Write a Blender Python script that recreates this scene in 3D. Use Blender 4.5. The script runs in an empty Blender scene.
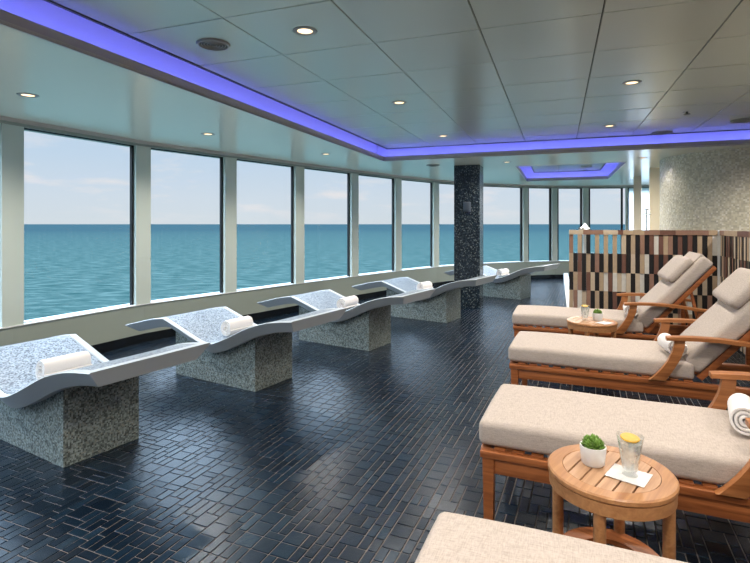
import bpy, bmesh, math, random
from mathutils import Vector, Matrix, geometry
random.seed(7)
PI = math.pi
S = bpy.context.scene
COL = S.collection
F = 505.0; H = 1.6; HY = 224.0          # focal length in px, eye height, horizon row (measured)

def at(px, py, z):
    """world point at height z that the measured pixel looks at"""
    Y = F*(H-z)/(py-HY)
    return Vector(((px-375)/F*Y, Y, z))

# ------------------------------------------------------------ materials
def new_mat(name):
    m = bpy.data.materials.new(name); m.use_nodes = True
    nt = m.node_tree; b = nt.nodes['Principled BSDF']
    return m, nt, b

def N(nt, typ, **kw):
    n = nt.nodes.new(typ)
    for k, v in kw.items():
        if k in n.inputs: n.inputs[k].default_value = v
        else: setattr(n, k, v)
    return n

def ramp(nt, fac, stops, interp='LINEAR'):
    r = nt.nodes.new('ShaderNodeValToRGB'); cr = r.color_ramp; cr.interpolation = interp
    while len(cr.elements) < len(stops): cr.elements.new(0.5)
    for e, (p, c) in zip(cr.elements, stops):
        e.position = p; e.color = (c[0], c[1], c[2], 1)
    nt.links.new(fac, r.inputs['Fac']); return r

def srgb(r, g, b):
    f = lambda c: (c/255/12.92) if c/255 <= .04045 else ((c/255+.055)/1.055)**2.4
    return (f(r), f(g), f(b))

def simple(name, col, rough=.5, metal=0, spec=.5, bump=0, bscale=60, var=0, vscale=8):
    m, nt, b = new_mat(name)
    b.inputs['Base Color'].default_value = (*col, 1); b.inputs['Roughness'].default_value = rough
    b.inputs['Metallic'].default_value = metal; b.inputs['Specular IOR Level'].default_value = spec
    tc = N(nt, 'ShaderNodeTexCoord')
    if bump:
        n = N(nt, 'ShaderNodeTexNoise', Scale=bscale, Detail=3.0); nt.links.new(tc.outputs['Object'], n.inputs['Vector'])
        bp = N(nt, 'ShaderNodeBump', Strength=bump, Distance=.003); nt.links.new(n.outputs['Fac'], bp.inputs['Height'])
        nt.links.new(bp.outputs['Normal'], b.inputs['Normal'])
    if var:
        n = N(nt, 'ShaderNodeTexNoise', Scale=vscale, Detail=4.0); nt.links.new(tc.outputs['Object'], n.inputs['Vector'])
        r = ramp(nt, n.outputs['Fac'], [(.3, [c*(1-var) for c in col]), (.7, [min(1, c*(1+var)) for c in col])])
        nt.links.new(r.outputs['Color'], b.inputs['Base Color'])
    return m

def wood(name, c1, c2, rough=.4, axis=0):
    m, nt, b = new_mat(name)
    tc = N(nt, 'ShaderNodeTexCoord'); mp = N(nt, 'ShaderNodeMapping')
    sc = [28, 28, 28]; sc[axis] = 1.6; mp.inputs['Scale'].default_value = sc
    nt.links.new(tc.outputs['Object'], mp.inputs['Vector'])
    n = N(nt, 'ShaderNodeTexNoise', Scale=1.6, Detail=6.0, Roughness=.6, Distortion=.6); nt.links.new(mp.outputs['Vector'], n.inputs['Vector'])
    r = ramp(nt, n.outputs['Fac'], [(.3, c2), (.68, c1)])
    nt.links.new(r.outputs['Color'], b.inputs['Base Color'])
    b.inputs['Roughness'].default_value = rough
    bp = N(nt, 'ShaderNodeBump', Strength=.12, Distance=.002); nt.links.new(n.outputs['Fac'], bp.inputs['Height']); nt.links.new(bp.outputs['Normal'], b.inputs['Normal'])
    return m

def mosaic(name, cell, stops, rough=.35, grout=None, off=.0037, randrough=False, stretch=(1, 1, 1)):
    """small square tesserae: object coordinates snapped to cells, a random tone for each"""
    m, nt, b = new_mat(name)
    tc = N(nt, 'ShaderNodeTexCoord')
    mp = N(nt, 'ShaderNodeMapping'); mp.inputs['Location'].default_value = (off, off, off)
    mp.inputs['Scale'].default_value = stretch
    src = tc.outputs['Object']
    if randrough:       # unrolled round the drum: arc length and height
        sp_ = N(nt, 'ShaderNodeSeparateXYZ'); nt.links.new(src, sp_.inputs[0])
        at2 = N(nt, 'ShaderNodeMath', operation='ARCTAN2'); nt.links.new(sp_.outputs['Y'], at2.inputs[0]); nt.links.new(sp_.outputs['X'], at2.inputs[1])
        ml = N(nt, 'ShaderNodeMath', operation='MULTIPLY'); ml.inputs[1].default_value = 1.22; nt.links.new(at2.outputs[0], ml.inputs[0])
        cb = N(nt, 'ShaderNodeCombineXYZ'); nt.links.new(ml.outputs[0], cb.inputs['X']); nt.links.new(sp_.outputs['Z'], cb.inputs['Y'])
        src = cb.outputs[0]
    nt.links.new(src, mp.inputs['Vector'])
    sn = N(nt, 'ShaderNodeVectorMath', operation='SNAP'); sn.inputs[1].default_value = (cell,)*3
    nt.links.new(mp.outputs['Vector'], sn.inputs[0])
    wn = N(nt, 'ShaderNodeTexWhiteNoise', noise_dimensions='3D'); nt.links.new(sn.outputs[0], wn.inputs['Vector'])
    r = ramp(nt, wn.outputs['Value'], stops, 'CONSTANT')
    nt.links.new(r.outputs['Color'], b.inputs['Base Color'])
    b.inputs['Roughness'].default_value = rough
    # every tessera leans its own way
    geo = N(nt, 'ShaderNodeNewGeometry')
    sub = N(nt, 'ShaderNodeVectorMath', operation='SUBTRACT'); sub.inputs[1].default_value = (.5, .5, .5)
    nt.links.new(wn.outputs['Color'], sub.inputs[0])
    sc = N(nt, 'ShaderNodeVectorMath', operation='SCALE'); sc.inputs['Scale'].default_value = .16 if not randrough else .3
    nt.links.new(sub.outputs[0], sc.inputs[0])
    ad = N(nt, 'ShaderNodeVectorMath', operation='ADD'); nt.links.new(geo.outputs['Normal'], ad.inputs[0]); nt.links.new(sc.outputs[0], ad.inputs[1])
    no = N(nt, 'ShaderNodeVectorMath', operation='NORMALIZE'); nt.links.new(ad.outputs[0], no.inputs[0])
    nt.links.new(no.outputs[0], b.inputs['Normal'])
    return m

M = {}
M['teak'] = wood('teak', srgb(176, 108, 62), srgb(126, 70, 36))
M['teak_arm'] = wood('teak_arm', srgb(188, 126, 76), srgb(142, 86, 46))
M['teak_pale'] = wood('teak_pale', srgb(190, 142, 96), srgb(156, 106, 66), .38, axis=1)
M['teak_slat'] = wood('teak_slat', srgb(198, 158, 122), srgb(164, 122, 88), .45, axis=1)
M['shell'] = simple('white_moulded_stone', srgb(192, 200, 204), .32, bump=.03)
M['plinth'] = mosaic('grey_mosaic', .0105, [(0, srgb(150, 162, 160)), (.24, srgb(124, 136, 134)), (.5, srgb(98, 109, 107)), (.74, srgb(70, 78, 76)), (.9, srgb(138, 141, 132))], .42)
M['seat_mosaic'] = mosaic('seat_mosaic', .011, [(0, srgb(152, 163, 174)), (.3, srgb(130, 142, 154)), (.6, srgb(108, 119, 132)), (.82, srgb(78, 88, 100))], .4)
M['column'] = mosaic('dark_mosaic', .016, [(0, srgb(24, 32, 40)), (.35, srgb(34, 44, 54)), (.62, srgb(46, 58, 70)), (.82, srgb(68, 80, 86)), (.93, srgb(112, 122, 122))], .22)
M['pearl'] = mosaic('pearl_mosaic', .024, [(0, srgb(222, 218, 196)), (.3, srgb(208, 204, 184)), (.6, srgb(230, 226, 206)), (.85, srgb(240, 238, 224))], .16, randrough=True)
M['black_tile'] = simple('black_tile', srgb(20, 24, 28), .25, bump=.1, bscale=30)
M['wallpaint'] = simple('grey_green_metal_panel', srgb(158, 168, 158), .38, spec=.5)
M['mull'] = simple('pale_green_metal', srgb(206, 217, 208), .34)
M['lip'] = simple('grey_trim', srgb(196, 192, 186), .45)
M['edge'] = simple('panel_edge', srgb(88, 92, 92), .5)
M['cove'] = simple('white_cove', srgb(214, 214, 224), .75)
M['ceil'] = simple('satin_ceiling_panel', srgb(206, 216, 204), .27, metal=.28, bump=.015, bscale=3)
M['soffit'] = simple('satin_soffit_panel', srgb(250, 250, 232), .22, metal=.15)
M['dark'] = simple('dark_gap', srgb(30, 32, 34), .8)
M['gasket'] = simple('black_gasket', srgb(18, 20, 22), .5)
M['beige'] = simple('beige_wall', srgb(172, 168, 156), .6, var=.04)
M['post'] = simple('beige_post', srgb(226, 218, 196), .45)
M['white'] = simple('white_paint', srgb(226, 228, 226), .5)
M['chrome'] = simple('chrome', srgb(205, 208, 210), .2, metal=1)
M['plastic'] = simple('grey_grille', srgb(150, 154, 150), .5)
M['grille_dark'] = simple('dark_grille', srgb(86, 92, 92), .6)
M['plaque'] = simple('slate_plaque', srgb(84, 96, 110), .4)
M['marble'] = simple('white_pot', srgb(226, 228, 228), .35, var=.1, vscale=14)
M['soil'] = simple('soil', srgb(52, 42, 34), .95, bump=.6)
M['leaf'] = simple('leaf', srgb(104, 142, 58), .4, var=.28, vscale=30)
M['napkin'] = simple('napkin', srgb(232, 230, 228), .85, bump=.3, bscale=90, var=.06, vscale=40)
M['lemon'] = simple('lemon', srgb(206, 168, 62), .45, var=.15, vscale=60)
M['lemon_rind'] = simple('lemon_rind', srgb(230, 178, 22), .4)
M['towel'] = simple('towel', srgb(236, 234, 232), .95, bump=.7, bscale=220)
M['led'] = None

def fabric():
    m, nt, b = new_mat('linen_fabric')
    tc = N(nt, 'ShaderNodeTexCoord')
    mp = N(nt, 'ShaderNodeMapping'); mp.inputs['Scale'].default_value = (30, 260, 260); nt.links.new(tc.outputs['Object'], mp.inputs['Vector'])
    mp2 = N(nt, 'ShaderNodeMapping'); mp2.inputs['Scale'].default_value = (260, 30, 260); nt.links.new(tc.outputs['Object'], mp2.inputs['Vector'])
    a = N(nt, 'ShaderNodeTexNoise', Scale=1.0, Detail=2.0); c = N(nt, 'ShaderNodeTexNoise', Scale=1.0, Detail=2.0)
    nt.links.new(mp.outputs[0], a.inputs['Vector']); nt.links.new(mp2.outputs[0], c.inputs['Vector'])
    ad = N(nt, 'ShaderNodeMath', operation='ADD'); nt.links.new(a.outputs['Fac'], ad.inputs[0]); nt.links.new(c.outputs['Fac'], ad.inputs[1])
    hf = N(nt, 'ShaderNodeMath', operation='MULTIPLY'); hf.inputs[1].default_value = .5; nt.links.new(ad.outputs[0], hf.inputs[0])
    r = ramp(nt, hf.outputs[0], [(.36, srgb(172, 161, 152)), (.6, srgb(197, 187, 178))])
    nt.links.new(r.outputs['Color'], b.inputs['Base Color'])
    b.inputs['Roughness'].default_value = .9; b.inputs['Specular IOR Level'].default_value = .2
    bp = N(nt, 'ShaderNodeBump', Strength=.25, Distance=.002); nt.links.new(hf.outputs[0], bp.inputs['Height']); nt.links.new(bp.outputs['Normal'], b.inputs['Normal'])
    return m
M['fabric'] = fabric()

def emis(name, col, s):
    m = bpy.data.materials.new(name); m.use_nodes = True; nt = m.node_tree; nt.nodes.clear()
    e = N(nt, 'ShaderNodeEmission', Strength=s); e.inputs['Color'].default_value = (*col, 1)
    o = N(nt, 'ShaderNodeOutputMaterial'); nt.links.new(e.outputs[0], o.inputs['Surface']); return m
M['led'] = emis('violet_led', (.165, .185, 1.0), 12.0)
M['lens'] = emis('warm_lens', (1.0, .74, .46), 2.2)

def thin_glass():
    m = bpy.data.materials.new('window_glass'); m.use_nodes = True; nt = m.node_tree; nt.nodes.clear()
    t = N(nt, 'ShaderNodeBsdfTransparent'); t.inputs['Color'].default_value = (.95, .975, .965, 1)
    g = N(nt, 'ShaderNodeBsdfGlossy', Roughness=.0); g.inputs['Color'].default_value = (.8, .8, .8, 1)
    fr = N(nt, 'ShaderNodeFresnel', IOR=1.25); mx = N(nt, 'ShaderNodeMixShader'); o = N(nt, 'ShaderNodeOutputMaterial')
    nt.links.new(fr.outputs[0], mx.inputs[0]); nt.links.new(t.outputs[0], mx.inputs[1]); nt.links.new(g.outputs[0], mx.inputs[2]); nt.links.new(mx.outputs[0], o.inputs['Surface'])
    return m
M['glass'] = thin_glass()
def frosted():
    m = bpy.data.materials.new('frosted_glass'); m.use_nodes = True; nt = m.node_tree; nt.nodes.clear()
    t = N(nt, 'ShaderNodeBsdfTranslucent'); t.inputs['Color'].default_value = (.95, .96, .96, 1)
    o = N(nt, 'ShaderNodeOutputMaterial'); nt.links.new(t.outputs[0], o.inputs['Surface']); return m
M['frost'] = frosted()
def tumbler_glass():
    m, nt, b = new_mat('tumbler_glass'); b.inputs['Base Color'].default_value = (1, 1, 1, 1)
    b.inputs['Transmission Weight'].default_value = 1; b.inputs['Roughness'].default_value = .02; b.inputs['IOR'].default_value = 1.3; return m
def clear_glass(name, tint, k):
    m = bpy.data.materials.new(name); m.use_nodes = True; nt = m.node_tree; nt.nodes.clear()
    t = N(nt, 'ShaderNodeBsdfTransparent'); t.inputs['Color'].default_value = (*tint, 1)
    g = N(nt, 'ShaderNodeBsdfGlossy', Roughness=.03); g.inputs['Color'].default_value = (.95, .97, .97, 1)
    lw = N(nt, 'ShaderNodeLayerWeight', Blend=.35); pw = N(nt, 'ShaderNodeMath', operation='MULTIPLY'); pw.inputs[1].default_value = k
    nt.links.new(lw.outputs['Facing'], pw.inputs[0]); mx = N(nt, 'ShaderNodeMixShader'); o = N(nt, 'ShaderNodeOutputMaterial')
    nt.links.new(pw.outputs[0], mx.inputs[0]); nt.links.new(t.outputs[0], mx.inputs[1]); nt.links.new(g.outputs[0], mx.inputs[2]); nt.links.new(mx.outputs[0], o.inputs['Surface'])
    return m
M['tumbler'] = clear_glass('tumbler_glass', (.97, .985, .98), .45)
def ice_mat():
    m, nt, b = new_mat('iced_water'); b.inputs['Base Color'].default_value = (.93, .95, .95, 1); b.inputs['Roughness'].default_value = .15
    t = N(nt, 'ShaderNodeBsdfTransparent'); t.inputs['Color'].default_value = (.97, .98, .98, 1)
    tc = N(nt, 'ShaderNodeTexCoord'); n = N(nt, 'ShaderNodeTexVoronoi', Scale=42.0); nt.links.new(tc.outputs['Object'], n.inputs['Vector'])
    r = ramp(nt, n.outputs['Distance'], [(.1, (.12, .12, .12)), (.7, (.62, .62, .62))])
    mx = N(nt, 'ShaderNodeMixShader'); nt.links.new(r.outputs[0], mx.inputs[0]); nt.links.new(t.outputs[0], mx.inputs[1]); nt.links.new(b.outputs[0], mx.inputs[2])
    nt.links.new(mx.outputs[0], nt.nodes['Material Output'].inputs['Surface'])
    return m
M['ice'] = ice_mat()

def floor_tile():
    m, nt, b = new_mat('black_slate_tile')
    geo = N(nt, 'ShaderNodeNewGeometry')
    r = ramp(nt, geo.outputs['Random Per Island'], [(0, srgb(6, 18, 30)), (.5, srgb(10, 25, 39)), (.85, srgb(14, 32, 47)), (1, srgb(24, 42, 56))])
    nt.links.new(r.outputs['Color'], b.inputs['Base Color'])
    tc = N(nt, 'ShaderNodeTexCoord')
    n = N(nt, 'ShaderNodeTexNoise', Scale=16.0, Detail=5.0, Roughness=.6); nt.links.new(tc.outputs['Object'], n.inputs['Vector'])
    bp = N(nt, 'ShaderNodeBump', Strength=.35, Distance=.006); nt.links.new(n.outputs['Fac'], bp.inputs['Height']); nt.links.new(bp.outputs['Normal'], b.inputs['Normal'])
    b.inputs['Roughness'].default_value = .27; b.inputs['Specular IOR Level'].default_value = .34
    b.inputs['Specular Tint'].default_value = (.7, .86, 1, 1)
    return m
M['tile'] = floor_tile()
M['grout'] = simple('grout', srgb(112, 104, 98), .85, bump=.3, var=.15, vscale=3)

def sea_mat():
    m, nt, b = new_mat('sea_water')
    tc = N(nt, 'ShaderNodeTexCoord')
    mp = N(nt, 'ShaderNodeMapping'); mp.inputs['Scale'].default_value = (.1, .26, 1); mp.inputs['Rotation'].default_value = (0, 0, -.5)
    nt.links.new(tc.outputs['Object'], mp.inputs['Vector'])
    n = N(nt, 'ShaderNodeTexNoise', Scale=1.0, Detail=4.0, Roughness=.62); nt.links.new(mp.outputs[0], n.inputs['Vector'])
    cam = N(nt, 'ShaderNodeVectorMath', operation='LENGTH'); nt.links.new(tc.outputs['Object'], cam.inputs[0])
    mr = N(nt, 'ShaderNodeMapRange'); mr.inputs['From Min'].default_value = 100; mr.inputs['From Max'].default_value = 2500
    nt.links.new(cam.outputs['Value'], mr.inputs['Value'])
    near = ramp(nt, n.outputs['Fac'], [(.32, srgb(30, 52, 50)), (.5, srgb(47, 65, 62)), (.64, srgb(66, 82, 78))])
    far = ramp(nt, n.outputs['Fac'], [(.3, srgb(34, 51, 54)), (.7, srgb(40, 56, 59))])
    mx = N(nt, 'ShaderNodeMix', data_type='RGBA'); nt.links.new(mr.outputs[0], mx.inputs[0]); nt.links.new(near.outputs[0], mx.inputs[6]); nt.links.new(far.outputs[0], mx.inputs[7])
    nt.links.new(mx.outputs[2], b.inputs['Base Color'])
    b.inputs['Roughness'].default_value = .9; b.inputs['Specular IOR Level'].default_value = 0
    return m
M['sea'] = sea_mat()

# ------------------------------------------------------------ mesh helpers
def mk(name, bm, mats, parent=None, smooth=False, kind=None, recalc=True):
    if recalc: bmesh.ops.recalc_face_normals(bm, faces=bm.faces)
    me = bpy.data.meshes.new(name); bm.to_mesh(me); bm.free()
    if not isinstance(mats, (list, tuple)): mats = [mats]
    for m in mats: me.materials.append(m)
    if smooth is not False:
        for p in me.polygons: p.use_smooth = True
        if smooth is not True: me.set_sharp_from_angle(angle=math.radians(smooth))
    o = bpy.data.objects.new(name, me); COL.objects.link(o)
    if parent: o.parent = parent
    if kind: o['kind'] = kind
    return o

def tag(o, label, cat, group=None):
    o['label'] = label; o['category'] = cat
    if group: o['group'] = group
    return o

def thing(name, label, cat, loc=(0, 0, 0), rz=0, group=None):
    o = bpy.data.objects.new(name, None); COL.objects.link(o); o.empty_display_size = .1
    o.location = loc; o.rotation_euler = (0, 0, rz); return tag(o, label, cat, group)

def box(bm, x0, x1, y0, y1, z0, z1, bev=0, mat=0, M4=None, seg=2):
    r = bmesh.ops.create_cube(bm, size=1)
    vs = r['verts']
    for v in vs:
        v.co = Vector((x0+(v.co.x+.5)*(x1-x0), y0+(v.co.y+.5)*(y1-y0), z0+(v.co.z+.5)*(z1-z0)))
    fs = list({f for v in vs for f in v.link_faces})
    for f in fs: f.material_index = mat
    if bev:
        es = list({e for v in vs for e in v.link_edges})
        rr = bmesh.ops.bevel(bm, geom=es, offset=bev, segments=seg, affect='EDGES', profile=.5)
        vs = list({v for f in rr['faces'] for v in f.verts})
        for f in rr['faces']: f.material_index = mat
    if M4 is not None:
        bmesh.ops.transform(bm, matrix=M4, verts=vs)
    return vs

def prism(bm, pts, a0, a1, plane='xz', mat=0, bev=0):
    """extrude closed 2-D outline; plane 'xz' extrudes along y, 'xy' along z"""
    def P(p, a): return Vector((p[0], a, p[1])) if plane == 'xz' else Vector((p[0], p[1], a))
    A = [bm.verts.new(P(p, a0)) for p in pts]; B = [bm.verts.new(P(p, a1)) for p in pts]
    fs = [bm.faces.new(A), bm.faces.new(B[::-1])]
    n = len(pts)
    for i in range(n): fs.append(bm.faces.new((A[i], B[i], B[(i+1) % n], A[(i+1) % n])))
    for f in fs: f.material_index = mat
    if bev:
        es = list(fs[0].edges)+list(fs[1].edges)
        bmesh.ops.bevel(bm, geom=es, offset=bev, segments=2, affect='EDGES', profile=.5)

def lathe(bm, prof, n=32, cx=0, cy=0, mat=0):
    rings = []
    for r, z in prof:
        if r < 1e-5: rings.append([bm.verts.new((cx, cy, z))])
        else: rings.append([bm.verts.new((cx+r*math.cos(2*PI*k/n), cy+r*math.sin(2*PI*k/n), z)) for k in range(n)])
    for a, b in zip(rings, rings[1:]):
        for k in range(n):
            k2 = (k+1) % n
            if len(a) == 1 and len(b) == 1: continue
            if len(a) == 1: f = bm.faces.new((a[0], b[k], b[k2]))
            elif len(b) == 1: f = bm.faces.new((a[k], a[k2], b[0]))
            else: f = bm.faces.new((a[k], a[k2], b[k2], b[k]))
            f.material_index = mat

def tube(bm, pts, r, n=10):
    pts = [Vector(p) for p in pts]; rings = []
    for i, p in enumerate(pts):
        d = (pts[min(i+1, len(pts)-1)]-pts[max(i-1, 0)]).normalized()
        up = Vector((0, 0, 1)) if abs(d.z) < .9 else Vector((1, 0, 0))
        a = d.cross(up).normalized(); b = d.cross(a)
        rings.append([bm.verts.new(p+a*r*math.cos(2*PI*k/n)+b*r*math.sin(2*PI*k/n)) for k in range(n)])
    for A, B in zip(rings, rings[1:]):
        for k in range(n): bm.faces.new((A[k], A[(k+1) % n], B[(k+1) % n], B[k]))
    bm.faces.new(rings[0]); bm.faces.new(rings[-1][::-1])

def cushion(bm, L, W, T, r=.04, puff=.012, nx=22, ny=12, nz=4, cx=0, cy=0, cz=0, side=.008):
    """soft boxed cushion: rounded box with a crowned top and slightly bulging sides"""
    cache = {}
    def pt(i, j, k):
        key = (i, j, k)
        if key in cache: return cache[key]
        x, y, z = (i/nx-.5)*L, (j/ny-.5)*W, (k/nz-.5)*T
        rr = min(r, T/2*.98)
        c = Vector((max(-L/2+rr, min(L/2-rr, x)), max(-W/2+rr, min(W/2-rr, y)), max(-T/2+rr, min(T/2-rr, z))))
        d = Vector((x, y, z))-c
        if d.length > 1e-6:
            mx = max(abs(d.x), abs(d.y), abs(d.z))
            p = c+d.normalized()*min(rr, d.length if mx < rr*.999 else rr)
        else: p = Vector((x, y, z))
        fx = 1-(2*p.x/L)**4; fy = 1-(2*p.y/W)**4
        p.z += math.copysign(1, p.z)*puff*fx*fy*(1 if p.z > 0 else .1)
        if abs(p.z) < T/2:
            q = 1-(2*p.z/T)**2
            p.y += math.copysign(side*q, p.y)*(1 if abs(y) > W/2-1e-6 else 0)
            p.x += math.copysign(side*q, p.x)*(1 if abs(x) > L/2-1e-6 else 0)
        v = bm.verts.new((p.x+cx, p.y+cy, p.z+cz)); cache[key] = v; return v
    def q(a, b, c, d):
        try: bm.faces.new((pt(*a), pt(*b), pt(*c), pt(*d)))
        except ValueError: pass
    # graded parameters near the edges: use index warp
    for i in range(nx):
        for j in range(ny):
            q((i, j, nz), (i+1, j, nz), (i+1, j+1, nz), (i, j+1, nz)); q((i, j, 0), (i, j+1, 0), (i+1, j+1, 0), (i+1, j, 0))
    for i in range(nx):
        for k in range(nz):
            q((i, 0, k), (i+1, 0, k), (i+1, 0, k+1), (i, 0, k+1)); q((i, ny, k), (i, ny, k+1), (i+1, ny, k+1), (i+1, ny, k))
    for j in range(ny):
        for k in range(nz):
            q((0, j, k), (0, j, k+1), (0, j+1, k+1), (0, j+1, k)); q((nx, j, k), (nx, j+1, k), (nx, j+1, k+1), (nx, j, k+1))

def soft(bm, L, W, T, M4, bev=.035, puff=.014):
    """boxed cushion via bevelled box, subdivided and crowned; centred on the origin then moved"""
    b2 = bmesh.new(); box(b2, -L/2, L/2, -W/2, W/2, -T/2, T/2)
    bmesh.ops.bevel(b2, geom=list(b2.edges), offset=bev, segments=5, affect='EDGES', profile=.55)
    for ax, n, ext in ((0, 14, L), (1, 8, W)):
        for i in range(1, n):
            c = (-.5+i/n)*(ext-2*bev)
            no = Vector((1, 0, 0)) if ax == 0 else Vector((0, 1, 0))
            bmesh.ops.bisect_plane(b2, geom=b2.verts[:]+b2.edges[:]+b2.faces[:], plane_co=no*c, plane_no=no)
    for v in b2.verts:
        fx = max(0, 1-(2*v.co.x/L)**4); fy = max(0, 1-(2*v.co.y/W)**4)
        if v.co.z > T*.25: v.co.z += puff*fx*fy
        fz = max(0, 1-(2*v.co.z/T)**2)
        if abs(v.co.y) > W/2-bev: v.co.y += math.copysign(.006*fz*fx, v.co.y)
        if abs(v.co.x) > L/2-bev: v.co.x += math.copysign(.006*fz*fy, v.co.x)
        # faint unevenness of a used cushion
        v.co.z += .0025*math.sin(v.co.x*7.3+1)*math.cos(v.co.y*9.1) if v.co.z > 0 else 0
    b2.transform(M4)
    me = bpy.data.meshes.new('tmp'); b2.to_mesh(me); b2.free(); bm.from_mesh(me); bpy.data.meshes.remove(me)

def copy_tree(o, parent=None):
    c = o.copy(); COL.objects.link(c)
    if parent: c.parent = parent
    for ch in list(o.children): copy_tree(ch, c)
    return c

# ------------------------------------------------------------ setting: axes of the ceiling grid
CA, SA = math.cos(math.radians(20)), math.sin(math.radians(20))
def uv(u, v, z=0): return Vector((u*CA+v*SA, v*CA-u*SA, z))
GRID = math.radians(-20)

# window wall: inner face of the mullions, from behind the camera round to the far right
WP = [(-5.6, -2.6), (-5.45, -1.0), (-5.2, .7), (-4.87, 2.3), (-4.42, 3.85), (-3.84, 5.36), (-3.13, 6.83), (-2.28, 8.0), (-1.37, 9.25), (-.41, 10.5), (.55, 11.7),
      (1.56, 12.8), (2.76, 13.8), (4.35, 14.55), (5.27, 14.8), (6.18, 14.8), (7.3, 14.65), (8.6, 14.2)]
WP = [Vector((x, y, 0)) for x, y in WP]
SILL, HEAD, SOF, TOP = .52, 2.65, 2.72, 2.92
def tangent(i):
    a = WP[max(i-1, 0)]; b = WP[min(i+1, len(WP)-1)]; return (b-a).normalized()
def outn(t): return Vector((-t.y, t.x, 0))       # outward (to the sea)
OUT = [WP[i]+outn(tangent(i))*.07 for i in range(len(WP))]
OUT2 = [WP[i]+outn(tangent(i))*.24 for i in range(len(WP))]

def strip(bm, A, B, z0, z1):
    """solid between two parallel polylines A (room side) and B (outside), z0..z1"""
    n = len(A)
    v = [[bm.verts.new((p.x, p.y, z)) for p in q] for q, z in ((A, z0), (B, z0), (B, z1), (A, z1))]
    for i in range(n-1):
        for k in range(4): bm.faces.new((v[k][i], v[k][i+1], v[(k+1) % 4][i+1], v[(k+1) % 4][i]))
    bm.faces.new([v[k][0] for k in range(4)]); bm.faces.new([v[k][-1] for k in range(4)][::-1])
def offs(d): return [WP[i]+outn(tangent(i))*d for i in range(len(WP))]

bm = bmesh.new()
strip(bm, offs(0), OUT2, 0, SILL-.012)
strip(bm, offs(0), OUT2, HEAD, SOF+.02)
wall = mk('wall_left', bm, M['wallpaint'], kind='structure')
bm = bmesh.new(); strip(bm, offs(-.012), offs(.2), SILL-.012, SILL)
mk('window_sill', bm, M['white'], wall)
bm = bmesh.new(); strip(bm, offs(-.03), offs(0.005), HEAD+.03, SOF+.005)
mk('head_trim', bm, M['lip'], wall)
bm = bmesh.new(); strip(bm, offs(-.015), offs(0.005), 0, .12)
mk('baseboard_left', bm, M['black_tile'], kind='structure')
for i in range(1, len(WP)-1):
    t = tangent(i); rz = math.atan2(t.y, t.x)
    w = .225 if i < 12 else (.165 if i < 16 else .06)  # last mullion slimmed; the widened frosted pane imitates its sunlit face
    bm = bmesh.new(); box(bm, -w/2, w/2, .0, .058, SILL, HEAD, .004)
    # fine flute lines in the pressed metal face
    o = mk('mullion', bm, M['mull'], wall); o.location = WP[i]; o.rotation_euler = (0, 0, rz)
wn = 0
for i in range(len(WP)-1):
    a = OUT[i]; b = OUT[i+1]; d = (b-a); L = d.length; t = d.normalized(); rz = math.atan2(t.y, t.x); wn += 1
    last = i >= len(WP)-2
    x0, x1 = (.02 if last else .09), L-.09
    bm = bmesh.new()
    g = .052
    for (p, q, r, s) in ((x0, x0+g, SILL, HEAD), (x1-g, x1, SILL, HEAD), (x0+g, x1-g, SILL, SILL+.003), (x0+g, x1-g, HEAD-.012, HEAD)):
        box(bm, p, q, -.012, .03, r, s)
    fr = mk('window_%d' % wn, bm, M['gasket'], kind='structure'); fr.location = a; fr.rotation_euler = (0, 0, rz)
    bm = bmesh.new()
    vs = [bm.verts.new(p) for p in ((x0+g, .008, SILL+.003), (x1-g, .008, SILL+.003), (x1-g, .008, HEAD-.012), (x0+g, .008, HEAD-.012))]
    bm.faces.new(vs)
    mk('glass_pane', bm, M['frost'] if last else M['glass'], fr)

# room outline, counter-clockwise or not does not matter
ROOM = [Vector((8.6, -3.2, 0)), Vector((-5.9, -3.2, 0))]
outline = OUT2 + [Vector((8.75, 14.2, 0)), Vector((8.75, -3.35, 0)), Vector((-5.9, -3.35, 0))]
# walls beyond the picture
bm = bmesh.new(); box(bm, 8.6, 8.75, -3.3, 14.35, 0, SOF+.02); mk('wall_right', bm, M['beige'], kind='structure')
bm = bmesh.new(); box(bm, -5.95, 8.75, -3.35, -3.2, 0, 3.1); mk('wall_back', bm, M['beige'], kind='structure')
bm = bmesh.new(); box(bm, -5.95, -5.6, -3.2, -2.6, 0, 3.1); mk('wall_corner', bm, M['beige'], kind='structure')

# soffit with the two raised openings
U0, V0 = -2.92, 8.49
main = [(U0, -3.0), (U0, V0), (6.3, V0), (6.3, -3.0)]
# keep the raised area inside the room: clip corners
def inside(p, poly):
    c = False; n = len(poly)
    for i in range(n):
        a, b = poly[i], poly[(i+1) % n]
        if (a.y > p.y) != (b.y > p.y) and p.x < (b.x-a.x)*(p.y-a.y)/(b.y-a.y)+a.x: c = not c
    return c
UA, VA = -2.92, -1.2      # near end of raised area
UB = 5.2
main = [(UA, VA), (UA, V0), (UB, V0), (UB, VA)]
small = [(-.78, 10.15), (-.78, 13.75), (1.14, 13.75), (1.14, 10.15)]
loops = [[Vector((p.x, p.y, 0)) for p in outline], [uv(*p) for p in main], [uv(*p) for p in small]]
tris = geometry.tessellate_polygon(loops)
allp = [p for l in loops for p in l]
bm = bmesh.new(); vv = [bm.verts.new((p.x, p.y, SOF)) for p in allp]
for t in tris:
    try: bm.faces.new([vv[i] for i in t])
    except ValueError: pass
r = bmesh.ops.extrude_face_region(bm, geom=bm.faces[:])
bmesh.ops.translate(bm, verts=[g for g in r['geom'] if isinstance(g, bmesh.types.BMVert)], vec=(0, 0, .02))
mk('ceiling', bm, M['soffit'], kind='structure')

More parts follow.
